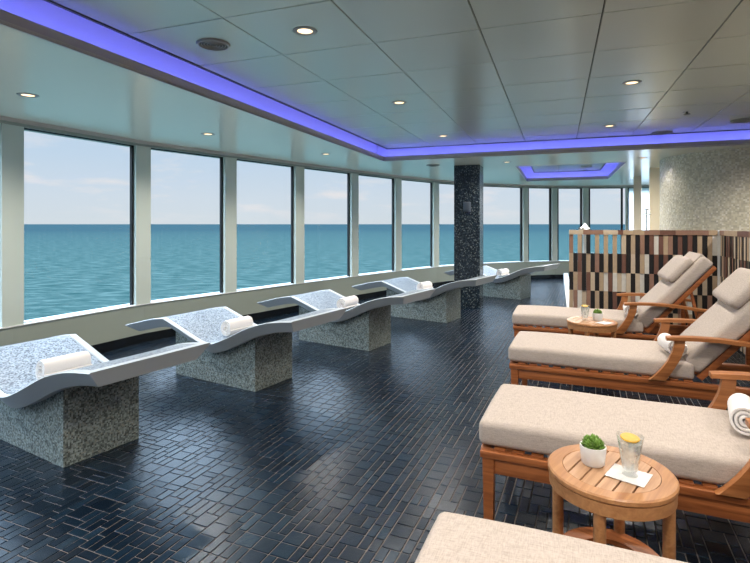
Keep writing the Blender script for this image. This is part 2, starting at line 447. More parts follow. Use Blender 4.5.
def ring_uv(bm, rect, d0, d1, z0, z1):
    """rectangular ring between offsets d0 and d1 (outwards positive) of a uv rectangle"""
    (a, b), (_, c), (d, _), _ = rect
    def R(k): return [uv(a-k, b-k), uv(a-k, c+k), uv(d+k, c+k), uv(d+k, b-k)]
    A, B = R(d0), R(d1)
    v = [[bm.verts.new((p.x, p.y, z)) for p in q] for q, z in ((A, z0), (B, z0), (B, z1), (A, z1))]
    for i in range(4):
        j = (i+1) % 4
        for k in range(4): bm.faces.new((v[k][i], v[k][j], v[(k+1) % 4][j], v[(k+1) % 4][i]))

def cove(rect, n, lipz=.077):
    bm = bmesh.new(); ring_uv(bm, rect, 0, .02, SOF-.004, SOF+lipz)
    lip = mk('trim_%d' % n, bm, M['lip'], kind='structure')
    bm = bmesh.new(); ring_uv(bm, rect, .2, .22, SOF+.02, 3.08)
    (a, b), (_, c), (d, _), _ = rect
    vs = [bm.verts.new(uv(x, y, 3.08)) for x, y in ((a-.21, b-.21), (a-.21, c+.21), (d+.21, c+.21), (d+.21, b-.21))]
    bm.faces.new(vs)
    mk('cove_wall', bm, M['cove'], lip)
    bm = bmesh.new(); ring_uv(bm, rect, .03, .055, SOF+.03, SOF+.05)
    mk('light_strip', bm, M['led'], lip)
cove(main, 1); cove(small, 2)

def panels(rect, ins, pu, pv, u_off, v_off, name, gap=.005):
    (a, b), (_, c), (d, _), _ = rect
    a += ins; b += ins; c -= ins; d -= ins
    us = [a]; k = math.ceil((a-u_off)/pu)
    while u_off+k*pu < d:
        if u_off+k*pu > a+.08: us.append(u_off+k*pu)
        k += 1
    us.append(d)
    vs_ = [b]; k = math.ceil((b-v_off)/pv)
    while v_off+k*pv < c:
        if v_off+k*pv > b+.08 and v_off+k*pv < c-.08: vs_.append(v_off+k*pv)
        k += 1
    vs_.append(c)
    bm = bmesh.new()
    for i in range(len(us)-1):
        for j in range(len(vs_)-1):
            g = gap/2; x0, x1, y0, y1 = us[i]+g, us[i+1]-g, vs_[j]+g, vs_[j+1]-g
            ch = .003
            lo = [uv(x0+ch, y0+ch, TOP), uv(x1-ch, y0+ch, TOP), uv(x1-ch, y1-ch, TOP), uv(x0+ch, y1-ch, TOP)]
            dz = random.uniform(-.0012, .0012); dw = random.uniform(-.0012, .0012)
            lo[0].z += dz; lo[2].z -= dz; lo[1].z += dw; lo[3].z -= dw
            hi = [uv(x0, y0, TOP+.012), uv(x1, y0, TOP+.012), uv(x1, y1, TOP+.012), uv(x0, y1, TOP+.012)]
            A = [bm.verts.new(p) for p in lo]; B = [bm.verts.new(p) for p in hi]
            bm.faces.new(A)
            for q in range(4): bm.faces.new((A[q], A[(q+1) % 4], B[(q+1) % 4], B[q]))
    pn = mk(name, bm, M['ceil'], kind='structure')
    bm = bmesh.new(); x0, x1, y0, y1 = a, d, b, c
    A = [bm.verts.new(uv(*p, TOP+.012)) for p in ((x0, y0), (x1, y0), (x1, y1), (x0, y1))]; B = [bm.verts.new(uv(*p, TOP+.05)) for p in ((x0, y0), (x1, y0), (x1, y1), (x0, y1))]
    bm.faces.new(A); bm.faces.new(B[::-1])
    for q in range(4): bm.faces.new((A[q], A[(q+1) % 4], B[(q+1) % 4], B[q]))
    mk('panel_backing', bm, M['dark'], pn)
    bm = bmesh.new(); rr = [(a, b), (a, c), (d, c), (d, b)]
    ring_uv(bm, rr, 0.002, .022, TOP-.008, TOP+.05); mk('panel_edge', bm, M['edge'], pn)
panels(main, .1, .76, .75, -.503, 2.71, 'ceiling_panels')
panels(small, .2, 3, 3, 9, 20, 'ceiling_panels.001')

# ------------------------------------------------------------ floor of small black tiles
def build_floor_mesh():
    FA = math.radians(23); fc, fs = math.cos(FA), math.sin(FA)
    poly = offs(.02)+[Vector((8.6, 14.2, 0)), Vector((8.6, -.2, 0)), Vector((-5.3, -.2, 0))]
    unit = .053; rnd = random.Random(3); verts = []; faces = []
    def w(a, b): return (a*fc+b*fs, b*fc-a*fs)
    def add(a0, a1, b0, b1):
        cx, cy = w((a0+a1)/2, (b0+b1)/2)
        if cx > 8.6 or cy < -.2 or cx < -5.4: return
        if not inside(Vector((cx, cy, 0)), poly): return
        g = .0027; c = .0022; z1 = .004; k = len(verts)
        tx, ty = rnd.uniform(-.0006, .0006), rnd.uniform(-.0006, .0006)
        for (aa, bb) in ((a0+g, b0+g), (a1-g, b0+g), (a1-g, b1-g), (a0+g, b1-g)):
            X, Y = w(aa, bb); verts.append((X, Y, 0))
        for n_, (aa, bb) in enumerate(((a0+g+c, b0+g+c), (a1-g-c, b0+g+c), (a1-g-c, b1-g-c), (a0+g+c, b1-g-c))):
            X, Y = w(aa, bb); verts.append((X, Y, z1+(tx if n_ in (0, 3) else -tx)+(ty if n_ < 2 else -ty)))
        faces.append((k+4, k+5, k+6, k+7))
        for q in range(4): faces.append((k+q, k+(q+1) % 4, k+4+(q+1) % 4, k+4+q))
    na = int(21/unit)
    for B in range(int(16/(4*unit))):
        a0 = -8.0+B*4*unit
        occ = [[False]*4 for _ in range(na+6)]
        for i in range(na):
            for j in range(4):
                if occ[i][j]: continue
                opts = [(2, 2)]*4+[(2, 1), (1, 2), (2, 1), (1, 2), (3, 1)]
                rnd.shuffle(opts)
                p = q = 1
                for (pp, qq) in opts:
                    if j+qq > 4 or any(occ[i+x][j+y] for x in range(pp) for y in range(qq)): continue
                    p, q = pp, qq; break
                for x in range(p):
                    for y in range(q): occ[i+x][j+y] = True
                add(a0+j*unit, a0+(j+q)*unit, -3.2+i*unit, -3.2+(i+p)*unit)
    me = bpy.data.meshes.new('floor_tiles'); me.from_pydata(verts, [], faces); me.materials.append(M['tile'])
    return me
bm = bmesh.new()
fl = offs(.05)+[Vector((8.7, 14.2, 0)), Vector((8.7, -3.3, 0)), Vector((-5.8, -3.3, 0))]
top = [bm.verts.new((p.x, p.y, 0.0)) for p in fl]; bot = [bm.verts.new((p.x, p.y, -.15)) for p in fl]
bm.faces.new(top); bm.faces.new(bot[::-1])
for i in range(len(fl)): j = (i+1) % len(fl); bm.faces.new((top[i], top[j], bot[j], bot[i]))
flo = mk('floor', bm, M['grout'], kind='structure')
ft = bpy.data.objects.new('floor_tiles', build_floor_mesh()); COL.objects.link(ft); ft.parent = flo; ft.location = (0, 0, .0002)

# sea
bm = bmesh.new()
vs = [bm.verts.new(p) for p in ((-45000, -6000, 0), (45000, -6000, 0), (45000, 60000, 0), (-45000, 60000, 0))]; bm.faces.new(vs)
sea = mk('sea', bm, M['sea'], kind='structure'); sea.location = (0, 0, -26)

# ------------------------------------------------------------ stone loungers
PROF = [(0, .74), (.17, .722), (.34, .69), (.535, .628), (.78, .517), (.98, .438), (1.12, .418), (1.25, .448), (1.5, .53), (1.74, .607), (1.95, .575), (2.18, .52), (2.38, .470)]
def zprof(s):
    for (a, za), (b, zb) in zip(PROF, PROF[1:]):
        if s <= b+1e-9:
            i = PROF.index((a, za)); p0 = PROF[max(i-1, 0)]; p3 = PROF[min(i+2, len(PROF)-1)]
            t = (s-a)/(b-a)
            m1 = (zb-p0[1])/(b-p0[0]); m2 = (p3[1]-za)/(p3[0]-a)
            if a >= 1.74: m1 = (zb-za)/(b-a) if a == 1.74 else m1
            if b == 1.74: m2 = (zb-za)/(b-a)
            h = b-a
            return (2*t**3-3*t**2+1)*za+(t**3-2*t**2+t)*h*m1+(-2*t**3+3*t**2)*zb+(t**3-t**2)*h*m2
    return PROF[-1][1]
LS = 2.38; LW = .87; TH = .105
PROF = [(s_, z_+.015) for s_, z_ in PROF]
def stone_lounger():
    root = thing('stone_lounger', '', 'heated lounger')
    # local frame: x = from the head end (room side) towards the window is -x; y = along the wall
    ss = sorted(set([round(i*.06, 3) for i in range(39)]+[.07, .085, 1.74, 2.28, 2.295, LS]))
    bm = bmesh.new(); rings = []
    for s in ss:
        z = zprof(s); rec = .012 if .08 < s < 2.29 else 0
        sb = .05+s*(LS-.05-.13)/LS; zb = zprof(sb)-TH
        pts = [(s, 0, z-.006), (s, .008, z), (s, .055, z), (s, .062, z-rec), (s, LW-.062, z-rec), (s, LW-.055, z), (s, LW-.008, z), (s, LW, z-.006),
               (sb, LW-.085, zb), (sb, .085, zb)]
        rings.append([bm.verts.new((-p[0], p[1], p[2])) for p in pts])
    for A, B in zip(rings, rings[1:]):
        n = len(A)
        for k in range(n): bm.faces.new((A[k], A[(k+1) % n], B[(k+1) % n], B[k]))
    bm.faces.new(rings[0]); bm.faces.new(rings[-1][::-1])
    mk('shell', bm, M['shell'], root, smooth=28)
    bm = bmesh.new(); rings = []
    for s in [x for x in ss if .085 <= x <= 2.28]:
        z = zprof(s)
        rings.append([bm.verts.new((-s, y, zz)) for y, zz in ((.066, z-.0125), (.066, z-.004), (LW-.066, z-.004), (LW-.066, z-.0125))])
    for A, B in zip(rings, rings[1:]):
        for k in range(4): bm.faces.new((A[k], A[(k+1) % 4], B[(k+1) % 4], B[k]))
    bm.faces.new(rings[0]); bm.faces.new(rings[-1][::-1])
    mk('mosaic_surface', bm, M['seat_mosaic'], root)
    # plinth, its top following the underside of the shell
    bm = bmesh.new(); a, b = .59, 1.74
    sl = [a+(b-a)*i/16 for i in range(17)]
    pts = [(-a, 0), (-b, 0)]+[(-s, zprof((s-.05)*LS/(LS-.18))*0+zprof(s)-TH+.012) for s in reversed(sl)]
    prism(bm, pts, .165, .705)
    mk('plinth', bm, M['plinth'], root)
    return root
A_PTS = [((89, 373.3), 31), ((291.5, 322), 31), ((403.5, 296.5), 32.5), ((476.5, 279.6), 34.5), ((544.8, 266.1), 40)]
LAB = ['nearest white stone lounger on mosaic plinth, cut by the left edge',
       'second nearest white wave shaped stone lounger from the left edge, by the windows',
       'middle one of the five white stone loungers in the row along the windows',
       'white stone lounger just left of the dark mosaic column, its head end overlapping the column',
       'farthest white stone lounger, just right of the dark mosaic column']
TLAB = ['rolled white towel lying on the nearest stone lounger at the left edge', 'rolled white towel on the second nearest stone lounger',
        'rolled towel on the middle stone lounger of the window row', 'rolled towel on the stone lounger just left of the dark column', 'rolled towel on the farthest stone lounger behind the dark column']

def towel_mesh(R, L, turns=3.3, flat=1.0):
    """rolled terry towel: a thick spiral sheet with soft edges, axis along y, from y=0 to L"""
    bm = bmesh.new(); th = (R-.012)/turns*.86; n = int(turns*26)
    outer = []; inner = []
    for i in range(n+1):
        a = 2*PI*turns*i/n; r = .012+th/.86*(a/(2*PI))*1.0
        r = min(r, R)
        wob = 1+.03*math.sin(a*2+.6)
        outer.append((math.cos(a)*r*wob, math.sin(a)*r*wob*flat)); ri = max(r-th, .002)
        inner.append((math.cos(a)*ri*wob, math.sin(a)*ri*wob*flat))
    ys = [0, .012, L*.25, L*.5, L*.75, L-.012, L]
    rings = []
    for yi, y in enumerate(ys):
        row = []
        for i in range(n+1):
            o, q = Vector(outer[i]), Vector(inner[i]); mid = (o+q)/2
            k = .62 if yi in (0, len(ys)-1) else 1
            y2 = y+(.008*math.sin(i*.21)+.006 if yi < 2 else 0)
            o2 = mid+(o-mid)*k; q2 = mid+(q-mid)*k
            row.append((bm.verts.new((o2.x, y2, o2.y)), bm.verts.new((q2.x, y2, q2.y))))
        rings.append(row)
    for A, B in zip(rings, rings[1:]):
        for i in range(n):
            bm.faces.new((A[i][0], A[i+1][0], B[i+1][0], B[i][0])); bm.faces.new((A[i][1], B[i][1], B[i+1][1], A[i+1][1]))
        bm.faces.new((A[n][0], A[n][1], B[n][1], B[n][0])); bm.faces.new((A[0][1], A[0][0], B[0][0], B[0][1]))
    for A in (rings[0], rings[-1]):
        for i in range(n): bm.faces.new((A[i][0], A[i][1], A[i+1][1], A[i+1][0]))
    me = bpy.data.meshes.new('towel'); bmesh.ops.recalc_face_normals(bm, faces=bm.faces); bm.to_mesh(me); bm.free()
    for p in me.polygons: p.use_smooth = True
    me.set_sharp_from_angle(angle=math.radians(50))
    me.materials.append(M['towel']); return me
TW = towel_mesh(.088, .345)
TW2 = towel_mesh(.075, .27)
proto = stone_lounger()
for i, ((px, py), ang) in enumerate(A_PTS):
    o = proto if i == 0 else copy_tree(proto)
    p = at(px, py, .755); a = math.radians(ang)
    # local +x is the room direction n=(cos a, -sin a); local +y is t=(sin a, cos a)
    o.location = (p.x, p.y, 0); o.rotation_euler = (0, 0, -a)
    o['label'] = LAB[i]; o['group'] = 'stone loungers along the windows'
    t = bpy.data.objects.new('rolled_towel', TW); COL.objects.link(t)
    loc = Matrix.Rotation(-a, 4, 'Z') @ Vector((-1.14, .28+.02*(i % 3), 0))
    t.location = (p.x+loc.x, p.y+loc.y, .433+.0955); t.rotation_euler = (0, random.uniform(-.3, .3)+2.4, -a+random.uniform(-.05, .05))
    tag(t, TLAB[i], 'towel', 'towels rolled on the stone loungers')

# ------------------------------------------------------------ teak loungers
W = .77
def teak_lounger():
    root = thing('teak_lounger', '', 'sun lounger')
    Lf = 2.06
    for y in (0, W-.045):
        bm = bmesh.new(); box(bm, 0, Lf, y-.006, y+.051, .365, .402, .005)
        box(bm, .03, Lf-.03, y+.008, y+.037, .285, .366, .003)
        mk('side_rail', bm, M['teak'], root, smooth=40)
    for x in (-.006, Lf-.05):
        bm = bmesh.new(); box(bm, x, x+.05, .046, W-.046, .366, .4015, .005); box(bm, x+.014, x+.04, .04, W-.04, .285, .366, .003)
        mk('end_rail', bm, M['teak'], root, smooth=40)
    for x in (.012, Lf-.08):
        for y in (-.001, W-.052):
            bm = bmesh.new()
            pts = [(x, .365), (x+.062, .365), (x+.056, 0), (x+.008, 0)]
            prism(bm, pts, y, y+.053, bev=.003); mk('leg', bm, M['teak'], root)
    bm = bmesh.new()
    for k in range(14):
        x = .07+k*.094; box(bm, x, x+.06, .02, W-.02, .4025, .413, .002)
    mk('slats', bm, M['teak'], root)
    # arms with swept front supports and plain back posts
    for y, nm in ((-.045, 0), (W-.033, 1)):
        bm = bmesh.new()
        pts_t = []; pts_b = []
        for k in range(15):
            q = k/14; x = 1.17+.79*q; z = .742+.018*math.sin(PI*min(1, q*1.15))-.03*q*q
            pts_t.append((x, z)); pts_b.append((x, z-.027))
        prism(bm, pts_t+pts_b[::-1], y, y+.078, bev=.006); mk('armrest', bm, M['teak_arm'], root, smooth=40)
        bm = bmesh.new(); fr = []; bk = []
        for k in range(13):
            q = k/12; z = .402+.326*q
            fr.append((1.05+.175*math.sin(q*PI/2)**.8, z)); bk.append((1.165+.13*math.sin(q*PI/2)**1.1, z))
        prism(bm, fr+bk[::-1], y+.016, y+.06, bev=.005); mk('arm_support', bm, M['teak_arm'], root, smooth=40)
        bm = bmesh.new(); box(bm, 1.86, 1.905, y+.02, y+.058, .402, .715, .004); mk('arm_post', bm, M['teak'], root, smooth=40)
    # seat cushion
    bm = bmesh.new(); soft(bm, 1.38, W-.05, .133, Matrix.Translation((.675, W/2, .4140+.067)), .036)
    mk('seat_cushion', bm, M['fabric'], root, smooth=True)
    # backrest
    A = math.radians(48.7); HX, HZ = 1.40, .425
    R = Matrix.Translation((HX, 0, HZ)) @ Matrix.Rotation(-A, 4, 'Y')
    bm = bmesh.new()
    for y in (.052, W-.052-.04): box(bm, .0, .965, y, y+.04, -.02, .025, .004)
    for k in range(8): box(bm, .06+k*.112, .12+k*.112, .09, W-.09, -.002, .014, .002)
    box(bm, .93, .965, .09, W-.09, -.02, .025, .004)
    bm.transform(R); mk('backrest_frame', bm, M['teak'], root, smooth=40)
    p0 = R @ Vector((.62, 0, -.02))
    for y in (.1, W-.13):
        bm = bmesh.new()
        v = Vector((1.93-p0.x, 0, .40-p0.z)); L = v.length
        Mx = Matrix.Translation((p0.x, y, p0.z)) @ Matrix.Rotation(-math.atan2(v.z, v.x), 4, 'Y')
        box(bm, 0, L, 0, .03, -.015, .015, .003, M4=Mx)
        mk('back_prop', bm, M['teak'], root, smooth=40)
    bm = bmesh.new(); soft(bm, .96, W-.08, .13, R @ Matrix.Translation((.50, W/2, .027+.065)), .036)
    bc = mk('back_cushion', bm, M['fabric'], root, smooth=True)
    bm = bmesh.new(); soft(bm, .32, W-.15, .085, R @ Matrix.Translation((.72, W/2, .158+.047)) , .038, .012)
    hp = mk('head_pillow', bm, M['fabric'], root, smooth=True)
    bm = bmesh.new(); box(bm, .84, .99, .11, W-.11, .158, .176, .006); box(bm, .972, .99, .11, W-.11, .03, .17, .006)
    bm.transform(R); mk('pillow_flap', bm, M['fabric'], root, smooth=40)
    return root
T_SP = [((1.616, 5.91), 20.3), ((1.148, 4.32), 23), ((.557, 2.68), 23.5), ((-.02, 1.185), 21.5)]
TL = ['farthest teak sun lounger with off white cushions, in front of the striped screen',
      'cushioned teak sun lounger second from the striped screen, its whole seat in view',
      'large teak sun lounger directly behind the foreground table with the lemon drink',
      'nearest teak sun lounger, only its off white cushion showing at the bottom edge']
tp = teak_lounger()
TE = []
for i, ((x, y), ang) in enumerate(T_SP):
    o = tp if i == 0 else copy_tree(tp)
    o.location = (x, y, 0); o.rotation_euler = (0, 0, -math.radians(ang)); o['label'] = TL[i]; o['group'] = 'teak loungers on the right'
    TE.append(o)
def on_teak(i, s, c, z):
    (x, y), ang = T_SP[i]; a = math.radians(ang)
    return Vector((x+s*math.cos(a)+c*math.sin(a), y-s*math.sin(a)+c*math.cos(a), z))
for i, s, c, rz, lab in ((0, 1.25, .10, -22, 'rolled white towel on the farthest teak lounger, seen behind its armrest'),
                         (1, 1.26, .09, -12, 'rolled white towel on the teak lounger second from the screen'),
                         (2, 1.23, .29, -33, 'rolled white towel cut by the right edge of the picture, above the round table')):
    t = bpy.data.objects.new('rolled_towel', TW2); COL.objects.link(t)
    t.location = on_teak(i, s, c, .563+.0785); t.rotation_euler = (0, 1.2+i*.4, math.radians(rz))
    tag(t, lab, 'towel', 'towels rolled on the teak loungers')

# ------------------------------------------------------------ round side tables
def side_table(label, loc, rz):
    root = thing('side_table', label, 'side table', loc, rz, 'round teak side tables')
    R0 = .242; z = .6
    bm = bmesh.new(); lathe(bm, [(.182, z-.002), (.184, z), (R0-.006, z), (R0, z-.006), (R0, z-.02), (R0-.006, z-.026), (.182, z-.026), (.182, z-.002)], 72)
    mk('rim', bm, M['teak_pale'], root, smooth=40)
    bm = bmesh.new(); lathe(bm, [(.212, z-.027), (.238, z-.027), (.236, z-.075), (.214, z-.075), (.212, z-.027)], 72)
    mk('apron', bm, M['teak_pale'], root, smooth=40)
    bm = bmesh.new(); n = 6; g = .0075; R1 = .181; w = 2*R1/n
    for k in range(n):
        x0 = -R1+k*w+g/2; x1 = x0+w-g
        if k == 0: x0 = -R1
        if k == n-1: x1 = R1
        pts = []
        for q in range(9): x = x0+(x1-x0)*q/8; pts.append((x, math.sqrt(max(0, R1*R1-x*x))))
        for q in range(8, -1, -1): x = x0+(x1-x0)*q/8; pts.append((x, -math.sqrt(max(0, R1*R1-x*x))))
        cl = []
        for p_ in pts:
            if not cl or (Vector(p_)-Vector(cl[-1])).length > 1e-4: cl.append(p_)
        if (Vector(cl[0])-Vector(cl[-1])).length < 1e-4: cl.pop()
        prism(bm, cl, z-.024, z-.001, 'xy')
    mk('slatted_top', bm, M['teak_slat'], root)
    for k in range(4):
        th = math.radians(35+90*k+rz*0)-0
        bm = bmesh.new(); lathe(bm, [(0, z-.027), (.0225, z-.027), (.0225, .01), (.018, 0), (0, 0)], 20)
        l = mk('leg', bm, M['teak_pale'], root, smooth=40)
        a = math.radians(-125+90*k)-rz
        l.location = (.208*math.cos(a), .208*math.sin(a), 0)
    bm = bmesh.new(); lathe(bm, [(.12, .225), (.12, .245), (.2, .245), (.205, .24), (.205, .23), (.2, .225), (.12, .225)], 60)
    box(bm, -.125, .125, -.02, .02, .226, .2445)
    mk('lower_ring', bm, M['teak'], root, smooth=40)
    return root
RZ = math.radians(-42)
t1 = side_table('round slatted teak side table in the foreground with plant and lemon drink', (.96, 2.06, 0), RZ)
t2 = side_table('small round teak side table between the two farthest teak loungers', (2.24, 5.22, 0), RZ)

def succulent(loc, label, sc=1.0, seed=1):
    rnd = random.Random(seed)
    root = thing('potted_succulent', label, 'potted plant', loc, 0, 'succulents in white pots')
    bm = bmesh.new(); lathe(bm, [(0, 0), (.040, 0), (.045, .006), (.0525, .074), (.0515, .077), (.047, .077), (.046, .066), (0, .064)], 40)
    mk('pot', bm, M['marble'], root, smooth=40)
    bm = bmesh.new(); lathe(bm, [(0, .069), (.03, .068), (.0455, .0655), (.0455, .0645), (0, .0645)], 24); mk('soil', bm, M['soil'], root, smooth=True)
    bm = bmesh.new()
    def leaf(base, az, el, L, w):
        d = Vector((math.cos(az)*math.cos(el), math.sin(az)*math.cos(el), math.sin(el)))
        s = Vector((-math.sin(az), math.cos(az), 0)); u = s.cross(d)*-1
        rings = []
        for q, ww, tt in ((0, .35, .35), (.3, .8, .5), (.6, 1, .5), (.85, .6, .3)):
            c = base+d*L*q+Vector((0, 0, 1))*L*.18*q*q
            rings.append([bm.verts.new(c+s*w*ww*math.cos(k*PI/3)+u*w*.5*tt*math.sin(k*PI/3)*1.6) for k in range(6)])
        tip = bm.verts.new(base+d*L*1.05+Vector((0, 0, 1))*L*.2)
        for A_, B_ in zip(rings, rings[1:]):
            for k in range(6): bm.faces.new((A_[k], A_[(k+1) % 6], B_[(k+1) % 6], B_[k]))
        for k in range(6): bm.faces.new((rings[-1][k], rings[-1][(k+1) % 6], tip))
        bm.faces.new(rings[0][::-1])
    for (ox, oy, s_) in ((0, 0, 1.1), (.022, .012, .8), (-.022, .01, .85), (.004, -.024, .8), (-.012, .026, .7), (.026, -.016, .65), (-.026, -.016, .65)):
        base = Vector((ox, oy, .07))
        for ringi, (cnt, el, L) in enumerate(((7, .3, .030), (6, .7, .030), (4, 1.05, .030), (2, 1.4, .027))):
            for k in range(cnt): leaf(base+Vector((0, 0, .006*ringi)), 2*PI*k/cnt+ringi*.5+rnd.uniform(-.2, .2), el+rnd.uniform(-.1, .1), L*s_, .0105*s_)
    mk('leaves', bm, M['leaf'], root, smooth=True)
    return root
p = at(593, 463.5, .6)
succulent((p.x, p.y, .6), 'green succulent in white pot on the foreground side table', 1, 1)
p = at(596.5, 320.8, .6)
succulent((2.31, 5.24, .6), 'green succulent in white pot on the far small side table', 1, 4)

def drink(loc, label, seed=2):
    rnd = random.Random(seed)
    root = thing('water_glass', label, 'glass', loc, 0, 'iced water glasses')
    bm = bmesh.new()
    lathe(bm, [(0, 0), (.029, 0), (.031, .004), (.030, .02), (.050, .152), (.0505, .155), (.0485, .155), (.0275, .022), (0, .016)], 48)
    mk('tumbler', bm, M['tumbler'], root, smooth=40)
    bm = bmesh.new(); lathe(bm, [(0, .0175), (.0262, .0225), (.0445, .132), (0, .132)], 40)
    mk('iced_water', bm, M['ice'], root, smooth=40)
    for k in range(3):
        bm = bmesh.new(); a = rnd.uniform(0, 6.28)
        box(bm, -.012, .012, -.012, .012, -.012, .012, .003, M4=Matrix.Translation((.018*math.cos(a+k*2.1), .018*math.sin(a+k*2.1), .126)) @ Matrix.Rotation(a, 4, Vector((1, .4, .2)).normalized()))
        mk('ice_cube', bm, M['ice'], root)
    bm = bmesh.new(); lathe(bm, [(0, -.003), (.034, -.003), (.036, 0), (.034, .003), (0, .003)], 40)
    for f in bm.faces:
        if f.calc_center_median().xy.length > .033: f.material_index = 1
    bm.transform(Matrix.Translation((0, 0, .146)) @ Matrix.Rotation(.12, 4, 'X'))
    mk('lemon_slice', bm, [M['lemon'], M['lemon_rind']], root, smooth=40)
    return root
def napkin(loc, label, w, h, rz):
    bm = bmesh.new(); n = 10
    g = [[bm.verts.new(((i/n-.5)*w, (j/n-.5)*h, .0015+.0012*math.sin(i*1.3+j*.7)**2+.003*((i/n-.5)**2+(j/n-.5)**2))) for j in range(n+1)] for i in range(n+1)]
    for i in range(n):
        for j in range(n): bm.faces.new((g[i][j], g[i+1][j], g[i+1][j+1], g[i][j+1]))
    r = bmesh.ops.extrude_face_region(bm, geom=bm.faces[:])
    bmesh.ops.translate(bm, verts=[q for q in r['geom'] if isinstance(q, bmesh.types.BMVert)], vec=(0, 0, -.0012))
    o = mk('paper_napkin', bm, M['napkin'], smooth=40); o.location = loc; o.rotation_euler = (0, 0, rz)
    return tag(o, label, 'napkin', 'napkins under the glasses')
g1 = at(630, 475.5, .6)
q = [at(604.5, 475.8, .6), at(614.7, 464.2, .6), at(653.4, 475.8, .6), at(643.6, 488.3, .6)]
c = sum(q, Vector())/4
e1 = (q[3]-q[0]+q[2]-q[1])/2; e2 = (q[1]-q[0]+q[2]-q[3])/2
napkin((c.x, c.y, .6002), 'white paper napkin under the lemon water glass on foreground table', e1.length, e2.length, math.atan2(e1.y, e1.x))
drink((g1.x, g1.y, .6042), 'flared glass of iced water with lemon slice on foreground table')
napkin((2.315, 5.10, .6002), 'white paper napkin on the far side table beside the potted plant', .14, .12, .5)
drink((2.19, 5.27, .6042-.004), 'glass of iced water on the far side table left of its plant', 5)

# ------------------------------------------------------------ dark mosaic column
p = Vector((1.97, 9.5, 0))
bm = bmesh.new(); box(bm, -.487, 0, 0, .487, 0, SOF, .004)
col = mk('mosaic_column', bm, M['column']); col.location = p; col.rotation_euler = (0, 0, GRID)
tag(col, 'square column clad in dark glittering mosaic standing among the stone loungers', 'column')
bm = bmesh.new(); box(bm, -.31, -.165, -.02, 0.0, 1.83, 2.02, .012)
for k in range(4): box(bm, -.29, -.185, -.026, -.018, 1.87+k*.035, 1.89+k*.035, .002)
mk('wall_plate', bm, M['plaque'], col, smooth=40)

# ------------------------------------------------------------ striped screen
SCOL = [srgb(188, 166, 138), srgb(156, 122, 104), srgb(28, 28, 30), srgb(222, 220, 212), srgb(118, 84, 72), srgb(206, 190, 166)]
SM = [simple('screen_tone', c_, .5, var=.06, vscale=20) for c_ in SCOL]
def striped(L, seed, open_left=0, sw=.06, topz=1.51):
    rnd = random.Random(seed); bm = bmesh.new(); n = round(L/sw); sw = L/n
    rows = [(.02, .232), (.232, .518), (.518, .806), (.806, 1.094), (1.094, 1.44)]
    rows = [(.02, .31), (.31, .59), (.59, .87), (.87, 1.155), (1.155, 1.44)]
    rnd2 = random.Random(seed+10)
    for r, (z0, z1) in enumerate(rows):
        prev = -1
        for k in range(n):
            w = [4, 4, 8, 4, 1, 2]
            if r == 4: w = [5, 3, 4, 4, 3, 4]
            c_ = rnd.choices(range(6), w)[0]
            if c_ == prev: c_ = rnd.choices(range(6), w)[0]
            if prev == 2: c_ = rnd.choice([0, 1, 5, 0, 4])
            elif k % 2 == 1 and rnd.random() < .6: c_ = 2
            prev = c_
            if r == 4 and k < open_left and k % 2 == 1: continue          # see-through slots
            if r == 2 and 8 <= k <= 13 and open_left and k % 2 == 0: c_ = 3
            if r == 4 and k < open_left: c_ = rnd.choice([0, 0, 1]) if k != 4 else 2
            dy = rnd2.uniform(-.008, .008)
            box(bm, k*sw+.0015, (k+1)*sw-.0015, -.022+dy, .022+dy, z0, z1, mat=c_)
    # cap of short blocks
    x = 0
    while x < L-1e-4:
        w_ = min(rnd.choice([.07, .14, .2]), L-x); box(bm, x+.001, x+w_-.001, -.032, .032, 1.441, topz, mat=rnd.choice([0, 1, 4, 1, 0, 5])); x += w_
    box(bm, 0, L, -.03, .03, 0, .019, mat=2)
    return bm
SL = (2.99, 7.78)
scr = thing('striped_screen', 'chest high screen of brown, black and cream upright slats behind the farthest teak lounger', 'screen', (SL[0], SL[1], 0), GRID)
Ls = 1.945
mk('slat_panel', striped(Ls, 5, 12), SM, scr)
o2 = mk('slat_panel', striped(2.25, 9, 0), SM, scr); o2.location = (Ls+.055, -.035, 0); o2.rotation_euler = (0, 0, -PI/2)
bm = bmesh.new(); box(bm, Ls+.002, Ls+.09, -.033, .045, 0, 1.515, .003); mk('corner_post', bm, M['white'], scr)
# white kerb running from the screen to the windows
d = Vector((SA, CA, 0)); a0 = Vector((SL[0], SL[1]+.06, 0)); 
bm = bmesh.new(); box(bm, 0, 7.0, -.12, 0, 0, .2, .005)
k = mk('trim_3', bm, M['white'], kind='structure'); k.location = a0; k.rotation_euler = (0, 0, math.atan2(d.y, d.x))

# pearl mosaic drum behind the screen
bm = bmesh.new(); lathe(bm, [(1.22, 0), (1.22, SOF)], 128)
o = mk('wall_curved', bm, M['pearl'], smooth=True, kind='structure'); o.location = (6.14, 8.41, 0)
# beige posts
for (px, w_, Y, lab) in ((637.5, .165, 12.0, 'slim beige post left of the taller beige post, behind the striped screen'), (655, .2, 10.1, 'wider beige post right beside the pearly mosaic wall, behind the striped screen')):
    X = (px-375)/F*Y
    bm = bmesh.new(); box(bm, -w_/2, w_/2, -.08, .08, 0, SOF, .004); o = mk('square_post', bm, M['post']); o.location = (X, Y, 0); o.rotation_euler = (0, 0, math.radians(-28))
    tag(o, lab, 'post', 'beige posts')
